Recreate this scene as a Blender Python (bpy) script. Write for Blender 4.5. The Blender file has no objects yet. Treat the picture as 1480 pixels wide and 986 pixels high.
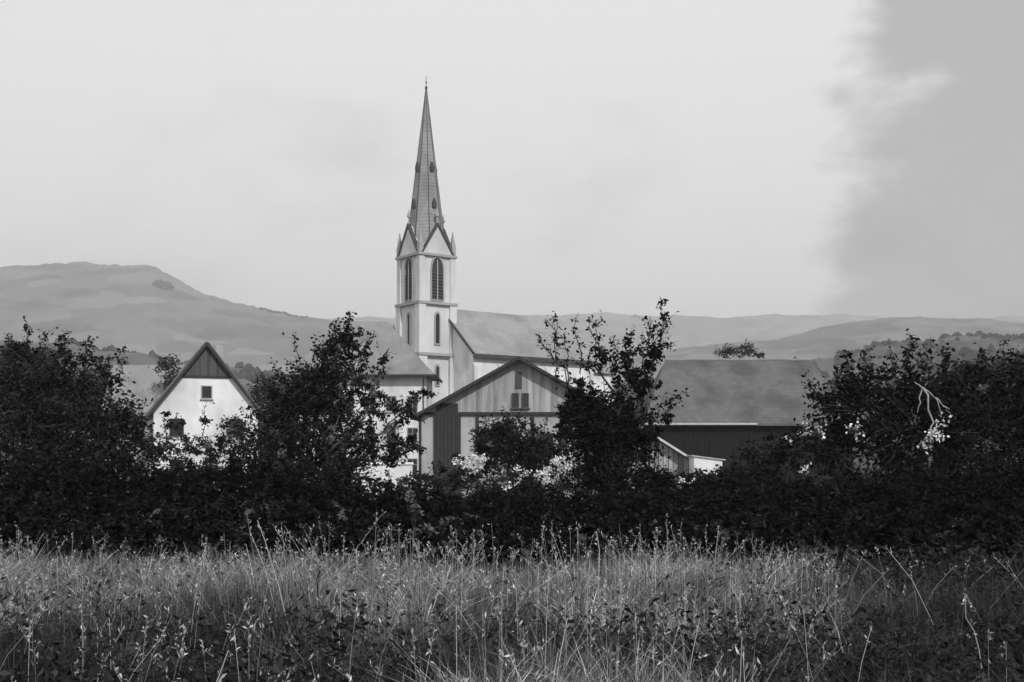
import bpy, bmesh, math, random
import numpy as np
from mathutils import Vector
R = math.radians
random.seed(7); RNG = np.random.default_rng(11)
S = bpy.context.scene
COL = S.collection

# ------------------------------------------------------------------ camera
EYE = 1.65; HY = 650.0; F = 1600.0
cd = bpy.data.cameras.new('camera'); cam = bpy.data.objects.new('camera', cd); COL.objects.link(cam)
cam.location = (0, 0, EYE); cam.rotation_euler = (R(90), 0, 0)
cd.sensor_width = 36; cd.lens = 36*F/1480; cd.shift_y = (HY-493)/1480
cd.clip_start = 0.05; cd.clip_end = 40000
S.camera = cam
S.render.resolution_x = 1024; S.render.resolution_y = 682
S.view_settings.view_transform = 'Standard'; S.view_settings.look = 'None'
S.view_settings.gamma = 1; S.view_settings.use_curve_mapping = False
S.view_settings.exposure = 0.0

# ------------------------------------------------------------------ sun and sky
SAZ, SEL = R(151), R(38)          # compass bearing of the sun (from +Y towards +X), elevation
sd = bpy.data.lights.new('sun', 'SUN'); sd.energy = 3.4; sd.angle = R(0.6); sd.color = (1, 1, 1)
sun = bpy.data.objects.new('sun', sd); COL.objects.link(sun)
sv = Vector((math.sin(SAZ)*math.cos(SEL), math.cos(SAZ)*math.cos(SEL), math.sin(SEL)))
sun.rotation_euler = sv.to_track_quat('Z', 'Y').to_euler(); sun.location = (30, -30, 60)

W = bpy.data.worlds.new('World'); S.world = W; W.use_nodes = True
nt = W.node_tree; nt.nodes.clear()
def N(nt, t, **k):
    n = nt.nodes.new(t)
    for a, b in k.items(): setattr(n, a, b)
    return n
out = N(nt, 'ShaderNodeOutputWorld'); bg = N(nt, 'ShaderNodeBackground'); bg.inputs[1].default_value = 0.1
sky = N(nt, 'ShaderNodeTexSky', sky_type='NISHITA', sun_disc=False, sun_elevation=SEL, sun_rotation=SAZ, dust_density=4.0, air_density=1.0)
bw = N(nt, 'ShaderNodeRGBToBW'); nt.links.new(sky.outputs[0], bw.inputs[0])
tc = N(nt, 'ShaderNodeTexCoord')
sep = N(nt, 'ShaderNodeSeparateXYZ'); nt.links.new(tc.outputs['Generated'], sep.inputs[0])
def mathn(nt, op, a, b=None, clamp=False):
    n = N(nt, 'ShaderNodeMath', operation=op, use_clamp=clamp)
    for i, v in enumerate((a, b)):
        if v is None: continue
        if isinstance(v, (int, float)): n.inputs[i].default_value = v
        else: nt.links.new(v, n.inputs[i])
    return n.outputs[0]
mp = N(nt, 'ShaderNodeMapping'); mp.inputs['Scale'].default_value = (1.6, 1.6, 3.2); nt.links.new(tc.outputs['Generated'], mp.inputs[0])
no = N(nt, 'ShaderNodeTexNoise'); no.inputs['Scale'].default_value = 1.8; no.inputs['Detail'].default_value = 6; no.inputs['Roughness'].default_value = 0.55
nt.links.new(mp.outputs[0], no.inputs['Vector'])
# thicker grey cloud bank from the right hand side of the sky on, broken by noise
no2 = N(nt, 'ShaderNodeTexNoise'); no2.inputs['Scale'].default_value = 9; no2.inputs['Detail'].default_value = 7; nt.links.new(mp.outputs[0], no2.inputs['Vector'])
side = mathn(nt, 'ADD', mathn(nt, 'ADD', sep.outputs[0], mathn(nt, 'MULTIPLY', mathn(nt, 'SUBTRACT', no2.outputs[0], 0.5), 0.16)), mathn(nt, 'MULTIPLY', mathn(nt, 'SUBTRACT', no.outputs[0], 0.5), 0.45))
bank = N(nt, 'ShaderNodeMapRange', interpolation_type='SMOOTHSTEP'); nt.links.new(side, bank.inputs[0])
bank.inputs[1].default_value = 0.225; bank.inputs[2].default_value = 0.31; bank.inputs[3].default_value = 0; bank.inputs[4].default_value = 1
wis = N(nt, 'ShaderNodeMapRange', interpolation_type='SMOOTHSTEP'); nt.links.new(no.outputs[0], wis.inputs[0])
wis.inputs[1].default_value = 0.50; wis.inputs[2].default_value = 0.72; wis.inputs[3].default_value = 0; wis.inputs[4].default_value = 1
veil = mathn(nt, 'SUBTRACT', 9.5, mathn(nt, 'ADD', mathn(nt, 'MULTIPLY', bank.outputs[0], 4.6), mathn(nt, 'MULTIPLY', wis.outputs[0], 1.9)))
mx = N(nt, 'ShaderNodeMix', data_type='FLOAT'); mx.inputs[0].default_value = 0.93
nt.links.new(bw.outputs[0], mx.inputs[2]); nt.links.new(veil, mx.inputs[3])
nt.links.new(mx.outputs[0], bg.inputs[0]); nt.links.new(bg.outputs[0], out.inputs[0])

# ------------------------------------------------------------------ materials (black and white world)
def mat(name, v, var=0.2, scale=3.0, rough=0.85, bump=0.0, bscale=None, dirt=0.0, spec=0.3, stretch=(1,1,1), v2=None, island=0.0, trans=0.0, attr=None, wave=None, oinfo=0.0):
    m = bpy.data.materials.new(name); m.use_nodes = True; t = m.node_tree; t.nodes.clear()
    o = N(t, 'ShaderNodeOutputMaterial'); p = N(t, 'ShaderNodeBsdfPrincipled')
    p.inputs['Roughness'].default_value = rough; p.inputs['Specular IOR Level'].default_value = spec
    c = N(t, 'ShaderNodeTexCoord'); mpn = N(t, 'ShaderNodeMapping'); mpn.inputs['Scale'].default_value = stretch
    t.links.new(c.outputs['Object'], mpn.inputs[0])
    n1 = N(t, 'ShaderNodeTexNoise'); n1.inputs['Scale'].default_value = scale; n1.inputs['Detail'].default_value = 6; n1.inputs['Roughness'].default_value = 0.6
    t.links.new(mpn.outputs[0], n1.inputs['Vector'])
    f = mathn(t, 'ADD', 1-var, mathn(t, 'MULTIPLY', n1.outputs[0], 2*var))
    if dirt:
        n2 = N(t, 'ShaderNodeTexNoise'); n2.inputs['Scale'].default_value = scale*0.22; n2.inputs['Detail'].default_value = 8
        t.links.new(mpn.outputs[0], n2.inputs['Vector'])
        mr = N(t, 'ShaderNodeMapRange'); t.links.new(n2.outputs[0], mr.inputs[0])
        mr.inputs[1].default_value = 0.42; mr.inputs[2].default_value = 0.66; mr.inputs[3].default_value = 1; mr.inputs[4].default_value = 1-dirt
        f = mathn(t, 'MULTIPLY', f, mr.outputs[0])
    if island:
        g = N(t, 'ShaderNodeNewGeometry')
        f = mathn(t, 'MULTIPLY', f, mathn(t, 'ADD', 1-island, mathn(t, 'MULTIPLY', mathn(t, 'POWER', g.outputs['Random Per Island'], 2.2), 2.6*island)))
    if oinfo:
        oi = N(t, 'ShaderNodeObjectInfo'); f = mathn(t, 'MULTIPLY', f, mathn(t, 'ADD', 1-oinfo, mathn(t, 'MULTIPLY', oi.outputs['Random'], 2*oinfo)))
    if wave:
        w = N(t, 'ShaderNodeTexWave', wave_type='BANDS', bands_direction=wave[0]); w.inputs['Scale'].default_value = wave[1]; w.inputs['Distortion'].default_value = 1.2; w.inputs['Detail'].default_value = 2
        t.links.new(c.outputs['Object'], w.inputs[0])
        f = mathn(t, 'MULTIPLY', f, mathn(t, 'ADD', 1-wave[2], mathn(t, 'MULTIPLY', w.outputs['Fac'], wave[2])))
    val = mathn(t, 'MULTIPLY', f, v)
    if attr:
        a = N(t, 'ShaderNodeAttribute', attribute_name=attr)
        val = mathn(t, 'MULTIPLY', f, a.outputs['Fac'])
    t.links.new(val, p.inputs['Base Color'])
    if bump:
        b = N(t, 'ShaderNodeBump'); b.inputs['Strength'].default_value = bump; b.inputs['Distance'].default_value = 0.05
        n3 = N(t, 'ShaderNodeTexNoise'); n3.inputs['Scale'].default_value = bscale or scale*4; n3.inputs['Detail'].default_value = 5
        t.links.new(mpn.outputs[0], n3.inputs['Vector']); t.links.new(n3.outputs[0], b.inputs['Height']); t.links.new(b.outputs[0], p.inputs['Normal'])
    if trans:
        tl = N(t, 'ShaderNodeBsdfTranslucent'); t.links.new(val, tl.inputs[0])
        ms = N(t, 'ShaderNodeMixShader'); ms.inputs[0].default_value = trans
        t.links.new(p.outputs[0], ms.inputs[1]); t.links.new(tl.outputs[0], ms.inputs[2]); t.links.new(ms.outputs[0], o.inputs[0])
    else: t.links.new(p.outputs[0], o.inputs[0])
    return m
M = dict(
 white=mat('whitewash', .76, .12, 1.4, .9, .4, 6, dirt=.34, stretch=(1,1,.6)),
 stone=mat('pale_stone', .62, .2, .7, .9, .5, 3, dirt=.28, stretch=(1,1,.45)),
 trim=mat('stone_trim', .33, .2, .8, .85, .3),
 slate=mat('spire_slate', .30, .35, .9, .6, .3, dirt=.3, spec=.4, wave=('Z', .55, .22)),
 lead=mat('dark_lead', .05, .2, 2, .5),
 naveroof=mat('nave_slate', .30, .3, .9, .5, .3, dirt=.3, spec=.5, wave=('Z', .7, .15)),
 tile=mat('grey_tile', .13, .35, 1.6, .9, .6, 12, dirt=.35, spec=.15),
 tile3=mat('pale_tile', .23, .3, 1.2, .9, .6, 12, dirt=.3),
 tile2=mat('house_tile', .12, .3, .9, .85, .5, 10, dirt=.25),
 glass=mat('dark_glass', .02, .2, 2, .2, spec=.5),
 louvre=mat('louvre_wood', .045, .3, 4, .8),
 dwood=mat('dark_wood', .035, .4, 2.5, .85, .5, 14, stretch=(4,4,.6)),
 wood=mat('weathered_board', .37, .35, 2.0, .85, .6, 12, dirt=.4, stretch=(5,5,.5), oinfo=.2),
 gwood=mat('gable_board', .075, .3, 2.0, .85, .5, 12, dirt=.2, stretch=(5,5,.5), oinfo=.3),
 pwood=mat('pale_board', .55, .2, 2.0, .8, .4, 12, dirt=.2, stretch=(5,5,.5)),
 plaster=mat('barn_plaster', .40, .2, .8, .9, .4, 8, dirt=.35),
 bark=mat('bark', .05, .35, 5, .9, .8, 16, stretch=(3,3,.7)),
 palebark=mat('pale_bark', .38, .25, 6, .8, .6, 20),
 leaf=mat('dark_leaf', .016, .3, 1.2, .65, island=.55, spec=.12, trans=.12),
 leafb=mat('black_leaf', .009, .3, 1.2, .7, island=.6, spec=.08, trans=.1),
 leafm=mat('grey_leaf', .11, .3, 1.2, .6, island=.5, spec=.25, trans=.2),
 leaffar=mat('far_leaf', .03, .3, .7, .7, island=.5),
 bloom=mat('white_petal', .8, .12, 5, .7, island=.2, trans=.2),
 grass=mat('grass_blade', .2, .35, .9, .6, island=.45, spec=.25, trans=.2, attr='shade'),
 straw=mat('dry_straw', .42, .25, 3, .7, island=.35, trans=.15),
 weed=mat('weed_leaf', .028, .3, 2, .7, spec=.1, island=.5, trans=.15),
 soil=mat('meadow_soil', .035, .4, 1.2, .95, .6, 12, dirt=.3),
 shadewood=mat('shade_dark_wood', .016, .4, 2.5, .9, .5, 14, stretch=(4,4,.6), spec=.1),  # shade on the long barn wall is put into this wood colour
 metal=mat('dark_iron', .04, .2, 4, .5, spec=.5),
)

# ------------------------------------------------------------------ helpers
def tag(o, label=None, cat=None, group=None, kind=None):
    if label: o['label'] = label
    if cat: o['category'] = cat
    if group: o['group'] = group
    if kind: o['kind'] = kind
    return o
def empty(name, loc, rz=0, label=None, cat=None, group=None):
    o = bpy.data.objects.new(name, None); COL.objects.link(o); o.location = loc; o.rotation_euler = (0, 0, rz)
    return tag(o, label, cat, group)
def link(name, me, m=None, parent=None, loc=None):
    o = bpy.data.objects.new(name, me); COL.objects.link(o)
    if m is not None: me.materials.append(m)
    if parent is not None: o.parent = parent
    if loc is not None: o.location = loc
    return o
def npmesh(name, V, Fa, m, parent=None, smooth=False, attr=None, loc=None):
    """V (n,3), Fa (k,3|4) arrays or a list of them"""
    me = bpy.data.meshes.new(name)
    V = np.asarray(V, np.float32); me.vertices.add(len(V)); me.vertices.foreach_set('co', V.ravel())
    if not isinstance(Fa, list): Fa = [Fa]
    Fa = [np.asarray(f, np.int32) for f in Fa if len(f)]
    nl = sum(f.size for f in Fa); npoly = sum(len(f) for f in Fa)
    me.loops.add(nl); me.loops.foreach_set('vertex_index', np.concatenate([f.ravel() for f in Fa]))
    tot = np.concatenate([np.full(len(f), f.shape[1], np.int32) for f in Fa]); st = np.concatenate([[0], np.cumsum(tot)[:-1]]).astype(np.int32)
    me.polygons.add(npoly); me.polygons.foreach_set('loop_start', st); me.polygons.foreach_set('loop_total', tot)
    if smooth: me.polygons.foreach_set('use_smooth', np.ones(npoly, bool))
    me.update(calc_edges=True)
    if attr is not None:
        a = me.attributes.new(attr[0], 'FLOAT', 'POINT'); a.data.foreach_set('value', np.asarray(attr[1], np.float32))
    return link(name, me, m, parent, loc)
class MB:
    def __init__(s): s.v = []; s.f = []
    def add(s, vs, fs):
        b = len(s.v); s.v += [tuple(v) for v in vs]; s.f += [tuple(b+i for i in f) for f in fs]; return s
    def box(s, x0, y0, z0, x1, y1, z1):
        return s.add([(x0,y0,z0),(x1,y0,z0),(x1,y1,z0),(x0,y1,z0),(x0,y0,z1),(x1,y0,z1),(x1,y1,z1),(x0,y1,z1)],
              [(0,3,2,1),(4,5,6,7),(0,1,5,4),(1,2,6,5),(2,3,7,6),(3,0,4,7)])
    def prism(s, poly, y0, y1):           # poly in x,z ; extruded along y (counter-clockwise seen from -y)
        n = len(poly); vs = [(x, y0, z) for x, z in poly]+[(x, y1, z) for x, z in poly]
        return s.add(vs, [tuple(range(n)), tuple(range(2*n-1, n-1, -1))]+[(i, i+n, (i+1) % n+n, (i+1) % n) for i in range(n)])
    def prismx(s, poly, x0, x1):          # poly in y,z ; extruded along x
        n = len(poly); vs = [(x0, y, z) for y, z in poly]+[(x1, y, z) for y, z in poly]
        return s.add(vs, [tuple(range(n-1, -1, -1)), tuple(range(n, 2*n))]+[(i, (i+1) % n, (i+1) % n+n, i+n) for i in range(n)])
    def slab(s, a, b, c, d, th):          # quad plate a b c d with thickness th downwards
        a, b, c, d = map(Vector, (a, b, c, d)); n = (b-a).cross(d-a).normalized()*th
        return s.add([a, b, c, d, a-n, b-n, c-n, d-n], [(0,1,2,3),(7,6,5,4),(0,4,5,1),(1,5,6,2),(2,6,7,3),(3,7,4,0)])
    def cone(s, cx, cy, z0, r0, z1, r1, n=8, rot=0):
        vs = [(cx+r0*math.cos(rot+i*2*math.pi/n), cy+r0*math.sin(rot+i*2*math.pi/n), z0) for i in range(n)]
        vs += [(cx+r1*math.cos(rot+i*2*math.pi/n), cy+r1*math.sin(rot+i*2*math.pi/n), z1) for i in range(n)]
        return s.add(vs, [tuple(range(n-1, -1, -1)), tuple(range(n, 2*n))]+[(i, (i+1) % n, (i+1) % n+n, i+n) for i in range(n)])
    def bar(s, a, b, r, n=5, r2=None):
        a = Vector(a); b = Vector(b); d = (b-a).normalized(); u = d.orthogonal().normalized(); w = d.cross(u); r2 = r if r2 is None else r2
        vs = [a+(u*math.cos(k*2*math.pi/n)+w*math.sin(k*2*math.pi/n))*r for k in range(n)]+[b+(u*math.cos(k*2*math.pi/n)+w*math.sin(k*2*math.pi/n))*r2 for k in range(n)]
        return s.add(vs, [tuple(range(n-1, -1, -1)), tuple(range(n, 2*n))]+[(i, (i+1) % n, (i+1) % n+n, i+n) for i in range(n)])
    def build(s, name, m, parent=None, loc=None, bevel=0):
        me = bpy.data.meshes.new(name); me.from_pydata(s.v, [], s.f)
        bm = bmesh.new(); bm.from_mesh(me); bmesh.ops.recalc_face_normals(bm, faces=bm.faces)
        if bevel: bmesh.ops.bevel(bm, geom=bm.edges[:], offset=bevel, segments=1, affect='EDGES')
        bm.to_mesh(me); bm.free()
        return link(name, me, m, parent, loc)
def P(px, py, D): return ((px-740)/F*D, D, EYE+(HY-py)/F*D)
def sm(a, b, x):
    t = np.clip((x-a)/(b-a), 0, 1); return t*t*(3-2*t)

# ------------------------------------------------------------------ terrain
def gz(x, y):          # meadow falls gently towards the village
    return -0.35*sm(13, 19, y) - 1.65*sm(17, 62, y) + 0.05*np.sin(x*.7)*np.sin(y*.5)*sm(80, 20, y)
def ground():
    ys = np.concatenate([np.linspace(-40, 0, 9), np.linspace(1, 70, 90), np.geomspace(74, 9000, 26)])
    xs = np.concatenate([-np.geomspace(9000, 44, 20), np.linspace(-40, 40, 81), np.geomspace(44, 9000, 20)])
    X, Y = np.meshgrid(xs, ys); Z = gz(X, Y); V = np.stack([X, Y, Z], -1).reshape(-1, 3)
    nx = len(xs); i, j = np.meshgrid(np.arange(nx-1), np.arange(len(ys)-1)); a = (j*nx+i).ravel()
    return npmesh('ground', V, np.stack([a, a+1, a+nx+1, a+nx], 1), M['soil'], smooth=True)
tag(ground(), kind='structure')

LAT = np.random.default_rng(5).random((64, 64))
def vnoise(x, y):
    x = x+200.; y = y+200.; i = np.floor(x).astype(int); j = np.floor(y).astype(int); u = x-i; v = y-j; u = u*u*(3-2*u); v = v*v*(3-2*v)
    g = lambda a, b: LAT[a % 64, b % 64]
    return (g(i, j)*(1-u)+g(i+1, j)*u)*(1-v)+(g(i, j+1)*(1-u)+g(i+1, j+1)*u)*v
def hillmat(name, v, dark, sc, thr, fsc):
    m = bpy.data.materials.new(name); m.use_nodes = True; t = m.node_tree; p = t.nodes['Principled BSDF']
    p.inputs['Roughness'].default_value = .95; p.inputs['Specular IOR Level'].default_value = .1
    c = N(t, 'ShaderNodeTexCoord'); mpn = N(t, 'ShaderNodeMapping'); mpn.inputs['Scale'].default_value = (1, .5, 2.5); t.links.new(c.outputs['Object'], mpn.inputs[0])
    n1 = N(t, 'ShaderNodeTexNoise'); n1.inputs['Scale'].default_value = sc; n1.inputs['Detail'].default_value = 7; n1.inputs['Roughness'].default_value = .6; t.links.new(mpn.outputs[0], n1.inputs[0])
    mr = N(t, 'ShaderNodeMapRange', interpolation_type='SMOOTHSTEP'); t.links.new(n1.outputs[0], mr.inputs[0]); mr.inputs[1].default_value = thr; mr.inputs[2].default_value = thr+.05
    mr.inputs[3].default_value = v; mr.inputs[4].default_value = dark
    vo = N(t, 'ShaderNodeTexVoronoi'); vo.inputs['Scale'].default_value = fsc; t.links.new(mpn.outputs[0], vo.inputs[0])
    bwn = N(t, 'ShaderNodeRGBToBW'); t.links.new(vo.outputs['Color'], bwn.inputs[0])
    f = mathn(t, 'MULTIPLY', mr.outputs[0], mathn(t, 'ADD', .6, mathn(t, 'MULTIPLY', bwn.outputs[0], .8)))
    t.links.new(f, p.inputs['Base Color']); return m
GRIDS = {}
def hill(name, prof, r0, r1, r2, m, namp, seed, texture=0.0, na=260, nr=44):
    px = np.array([p[0] for p in prof], float); py = np.array([p[1] for p in prof], float)
    q = np.linspace(px[0], px[-1], na); 
    crest = EYE+(HY-np.interp(q, px, py))/F*r1
    rg = np.random.default_rng(seed)
    k = np.exp(-np.linspace(-2.5, 2.5, 9)**2); k /= k.sum(); crest = np.convolve(np.pad(crest, 4, 'edge'), k, 'valid')
    crest = crest + namp*sum(np.sin(q*f+rg.uniform(0, 6))*a for f, a in ((.02, 1), (.053, .6), (.13, .35), (.31, .2), (.7, .1)))
    rr = np.concatenate([np.linspace(r0, r1, nr*3//4), np.linspace(r1, r2, nr//4+1)[1:]])
    t = np.where(rr <= r1, sm(r0, r1, rr)**.85, 1-sm(r1, r2, rr)*.9)
    A, T = np.meshgrid(q, t); _, RR = np.meshgrid(q, rr)
    C = np.broadcast_to(crest, T.shape)
    Z = -2.5+(C+2.5)*T
    und = sum(np.sin(A*f*.9+RR*g+rg.uniform(0, 6))*a for f, g, a in ((.012, .004, 1), (.03, .009, .6), (.07, .016, .35), (.2, .05, .14)))
    Z = Z + und*namp*2.0*T*(1-T)*4*.5*(RR < r1)
    if texture: Z = Z + rg.uniform(0, texture, Z.shape)*T
    X = (A-740)/F*RR; GRIDS[name] = (X, RR, Z, r1)
    V = np.stack([X, RR, Z], -1).reshape(-1, 3); nx = len(q)
    i, j = np.meshgrid(np.arange(nx-1), np.arange(len(rr)-1)); a = (j*nx+i).ravel()
    return tag(npmesh(name, V, np.stack([a, a+1, a+nx+1, a+nx], 1), m, smooth=True), kind='structure')
hm1 = hillmat('hill_far', .15, .115, .0035, .50, .012)
hm2 = hillmat('hill_mid', .14, .10, .006, .50, .02)
hm3 = hillmat('hill_near', .10, .06, .012, .50, .03)
hill('mountains', [(-500, 470), (0, 462), (400, 464), (600, 462), (700, 458), (900, 458), (1190, 459), (1500, 462), (2000, 470)], 3600, 5600, 7500, hm1, 7, 1)
hill('left_hill', [(-700, 500), (-300, 450), (-60, 412), (0, 399), (60, 390), (110, 387), (160, 387), (205, 389), (232, 398), (252, 411), (275, 423), (310, 439), (345, 449), (400, 459), (480, 469), (600, 490), (760, 520)], 1500, 3000, 4300, hm1, 5, 2, 4)
hill('right_hill', [(820, 540), (1000, 506), (1120, 495), (1190, 478), (1240, 470), (1290, 466), (1425, 467), (1480, 472), (1700, 470), (2000, 480)], 1200, 2500, 3600, hm2, 1.5, 3, 2)
hill('valley_slope', [(-600, 500), (-100, 497), (0, 500), (120, 512), (200, 520), (380, 545), (520, 560), (740, 580), (950, 560), (1150, 530), (1300, 505), (1480, 495), (1900, 500)], 330, 900, 1500, hm3, 1.6, 4, 2.2)

def woods(gname, n, size, sc, thr, name, label):
    """small rounded crowns standing on a hillside: woods, copses and hedgerows"""
    X, Rr, Z, r1 = GRIDS[gname]; nr, na = X.shape
    u = RNG.uniform(0, na-1.01, n*14); v = RNG.uniform(0, nr-1.01, n*14); i = u.astype(int); j = v.astype(int); a = u-i; b = v-j
    g = lambda M_: (M_[j, i]*(1-a)+M_[j, i+1]*a)*(1-b)+(M_[j+1, i]*(1-a)+M_[j+1, i+1]*a)*b
    x, y, z = g(X), g(Rr), g(Z); q = vnoise(x/sc, y/sc*.6)*.65+vnoise(x/sc*3+5, y/sc*2)*.35
    hedge = (thr < .7) & ((np.abs(vnoise(x/sc*.9+31, y/sc*.7+8)-.5) < .012) | (np.abs(vnoise(x/sc*.8+11, y/sc*1.4+3)-.45) < .010))
    k = np.nonzero(((q > thr) | hedge) & (y < r1*1.01) & (z > 0))[0][:n]; x, y, z = x[k], y[k], z[k]; m = len(k)
    oc = np.array([(1,0,0),(.3,.95,0),(-.8,.6,.1),(-.8,-.6,0),(.3,-.95,.1),(0,0,1),(.55,.2,.75),(-.4,-.5,.8)])*1.0
    fc = np.array([(0,1,6),(1,5,6),(1,2,5),(2,3,7),(2,7,5),(3,4,7),(7,4,6),(5,7,6),(4,0,6)])
    s_ = size*RNG.uniform(.5, 1.3, (m, 1, 1)); an = RNG.uniform(0, 6.28, m); ca, sa = np.cos(an)[:, None], np.sin(an)[:, None]
    P_ = np.stack([oc[None, :, 0]*ca-oc[None, :, 1]*sa, oc[None, :, 0]*sa+oc[None, :, 1]*ca, np.broadcast_to(oc[:, 2]*1.25, (m, 8))], -1)*s_*RNG.uniform(.8, 1.2, (m, 8, 1))
    V = (P_+np.stack([x, y, z-size*.1], 1)[:, None]).reshape(-1, 3)
    return tag(npmesh(name, V, ((np.arange(m)*8)[:, None, None]+fc[None]).reshape(-1, 3), M['leaffar']), label, 'woodland', kind='stuff')
woods('left_hill', 14000, 5, 300, .74, 'hill_woods', 'faint copses and hedgerows on the big hill at left')
woods('right_hill', 3500, 4, 200, .80, 'hill_woods', 'scattered trees on the low hill at right')
woods('valley_slope', 9000, 3.2, 70, .62, 'slope_woods', 'hedges and orchard trees on the slope behind the village')

# ------------------------------------------------------------------ church
def arch_poly(cx, w, z0, z1):            # pointed lancet outline in (a, z), counter-clockwise
    zs = z1-w*.95; pts = [(cx-w/2, z0), (cx+w/2, z0), (cx+w/2, zs)]
    for k in range(1, 5): a = k/5; pts.append((cx+w/2*(math.cos(a*math.pi/2)**.9), zs+(z1-zs)*math.sin(a*math.pi/2)**1.0))
    pts.append((cx, z1))
    for k in range(4, 0, -1): a = k/5; pts.append((cx-w/2*(math.cos(a*math.pi/2)**.9), zs+(z1-zs)*math.sin(a*math.pi/2)))
    pts.append((cx-w/2, zs)); return pts
def lancet(parent, face, cx, w, z0, z1, plane, mpane, slats=0):
    """face 'y': on wall y=plane facing -y ; 'x': on wall x=plane facing -x."""
    inner = arch_poly(cx, w, z0, z1); outer = arch_poly(cx, w+.36, z0-.2, z1+.35)
    fr = MB(); n = len(inner); pr = .22
    def pt(a, z, d): return (a, plane-d, z) if face == 'y' else (plane-d, a, z)
    vs = [pt(*p, pr) for p in outer]+[pt(*p, pr) for p in inner]+[pt(*p, -.05) for p in outer]+[pt(*p, .004) for p in inner]
    fs = []
    for i in range(n):
        j = (i+1) % n
        fs += [(i, j, n+j, n+i), (i, 2*n+i, 2*n+j, j), (n+i, n+j, 3*n+j, 3*n+i)]
    fr.add(vs, fs); f = fr.build('window', M['trim'], parent)
    pn = MB(); pn.add([pt(*p, .012) for p in inner], [tuple(range(n))]); pn.build('pane', mpane, f)
    if slats:
        sl = MB(); k = z0+.3
        while k < z1-w*.9:
            a0, a1 = cx-w/2+.02, cx+w/2-.02
            vs = [pt(a0, k, .02), pt(a1, k, .02), pt(a1, k-.22, .17), pt(a0, k-.22, .17), pt(a0, k-.05, .02), pt(a1, k-.05, .02), pt(a1, k-.27, .15), pt(a0, k-.27, .15)]
            sl.add(vs, [(0,1,2,3),(7,6,5,4),(0,4,5,1),(1,5,6,2),(2,6,7,3),(3,7,4,0)]); k += .5
        tag(sl.build('louvre_slats', M['louvre'], f), kind='stuff')
        mu = MB()
        a0, a1 = cx-.09, cx+.09
        q = [pt(a0, z0, .14), pt(a1, z0, .14), pt(a1, z1-.3, .14), pt(a0, z1-.3, .14), pt(a0, z0, .2), pt(a1, z0, .2), pt(a1, z1-.3, .2), pt(a0, z1-.3, .2)]
        mu.add(q, [(0,3,2,1),(4,5,6,7),(0,1,5,4),(1,2,6,5),(2,3,7,6),(3,0,4,7)]); mu.build('mullion', M['trim'], f)
    return f
CW = 6.4; CB = -2.2
ch = empty('church', ((607-740)/F*175, 175, 0), R(37), 'pale stone village church with tall slate spire and white nave, behind the barn', 'church')
MB().box(0, 0, CB, CW, CW, 33).build('tower_wall', M['stone'], ch)
for (x, y) in ((0, 0), (CW, 0), (0, CW), (CW, CW)):                 # corner buttresses, stepped
    b = MB(); sx = -1 if x == 0 else 1; sy = -1 if y == 0 else 1
    for z0, z1, pw, pj in ((CB, 16.5, 1.05, .55), (16.5, 24.8, .9, .38), (24.8, 32.9, .75, .24)):
        xa, xb = sorted((x+sx*pj, x-sx*pw)); ya, yb = sorted((y+sy*pj, y-sy*pw)); b.box(xa, ya, z0, xb, yb, z1+(.001 if z1 < 32 else 0))
    b.build('buttress', M['stone'], ch)
    p = MB(); px_, py_ = x-sx*.1, y-sy*.1
    p.box(px_-.38, py_-.38, 32.9, px_+.38, py_+.38, 34.4).cone(px_, py_, 34.401, .5, 36.9, .03, 4, math.pi/4).build('pinnacle', M['trim'], ch)
for z, pj, h in ((24.8, .52, .42), (16.6, .72, .45), (32.5, .45, .4), (8.0, .75, .4)):   # string courses
    c = MB(); a, b_ = -pj, CW+pj
    c.box(a, a, z, b_, .0, z+h).box(a, CW, z, b_, b_, z+h).box(a, 0, z, 0, CW, z+h).box(CW, 0, z, b_, CW, z+h)
    c.build('string_course', M['trim'], ch)
# steep gable on each tower face with a finial
def gable(face):
    h0, h1 = 32.9, 37.6; m = MB(); cop = MB(); hw = CW/2-.25; c = CW/2
    def T(a, d, z):     # a along face, d outward
        return {'s': (a, -d, z), 'n': (a, CW+d, z), 'w': (-d, a, z), 'e': (CW+d, a, z)}[face]
    v = [T(c-hw, .18, h0), T(c+hw, .18, h0), T(c, .18, h1), T(c-hw, -.9, h0), T(c+hw, -.9, h0), T(c, -1.9, h1)]
    m.add(v, [(0,1,2), (5,4,3), (0,3,4,1), (1,4,5,2), (2,5,3,0)])
    g = m.build('gable', M['stone'], ch)
    for s in (-1, 1):
        a, b = (c+s*(hw+.25), h0-.1), (c, h1+.35)
        cop.add([T(a[0], .4, a[1]), T(b[0], .4, b[1]), T(b[0], .4, b[1]-.55), T(a[0]-s*.3, .4, a[1]),
                 T(a[0], -.25, a[1]), T(b[0], -.25, b[1]), T(b[0], -.25, b[1]-.55), T(a[0]-s*.3, -.25, a[1])],
                [(0,1,2,3),(7,6,5,4),(0,4,5,1),(1,5,6,2),(2,6,7,3),(3,7,4,0)])
    cop.build('coping', M['lead'], g)
    f = MB(); x, y, _ = T(c, .1, 0)
    f.cone(x, y, h1+.2, .16, h1+1.3, .1, 6).cone(x, y, h1+1.3, .34, h1+1.6, .34, 6).cone(x, y, h1+1.6, .3, h1+2.6, .02, 6)
    f.build('finial', M['trim'], g)
for fc in 'snwe': gable(fc)
sp = MB()                      # spire: octagon
ap = 3.1/math.cos(math.pi/8)
sp.cone(CW/2, CW/2, 33.001, ap, 60.2, .08, 8, math.pi/8); spire = sp.build('spire', M['slate'], ch)
rb = MB()
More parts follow.
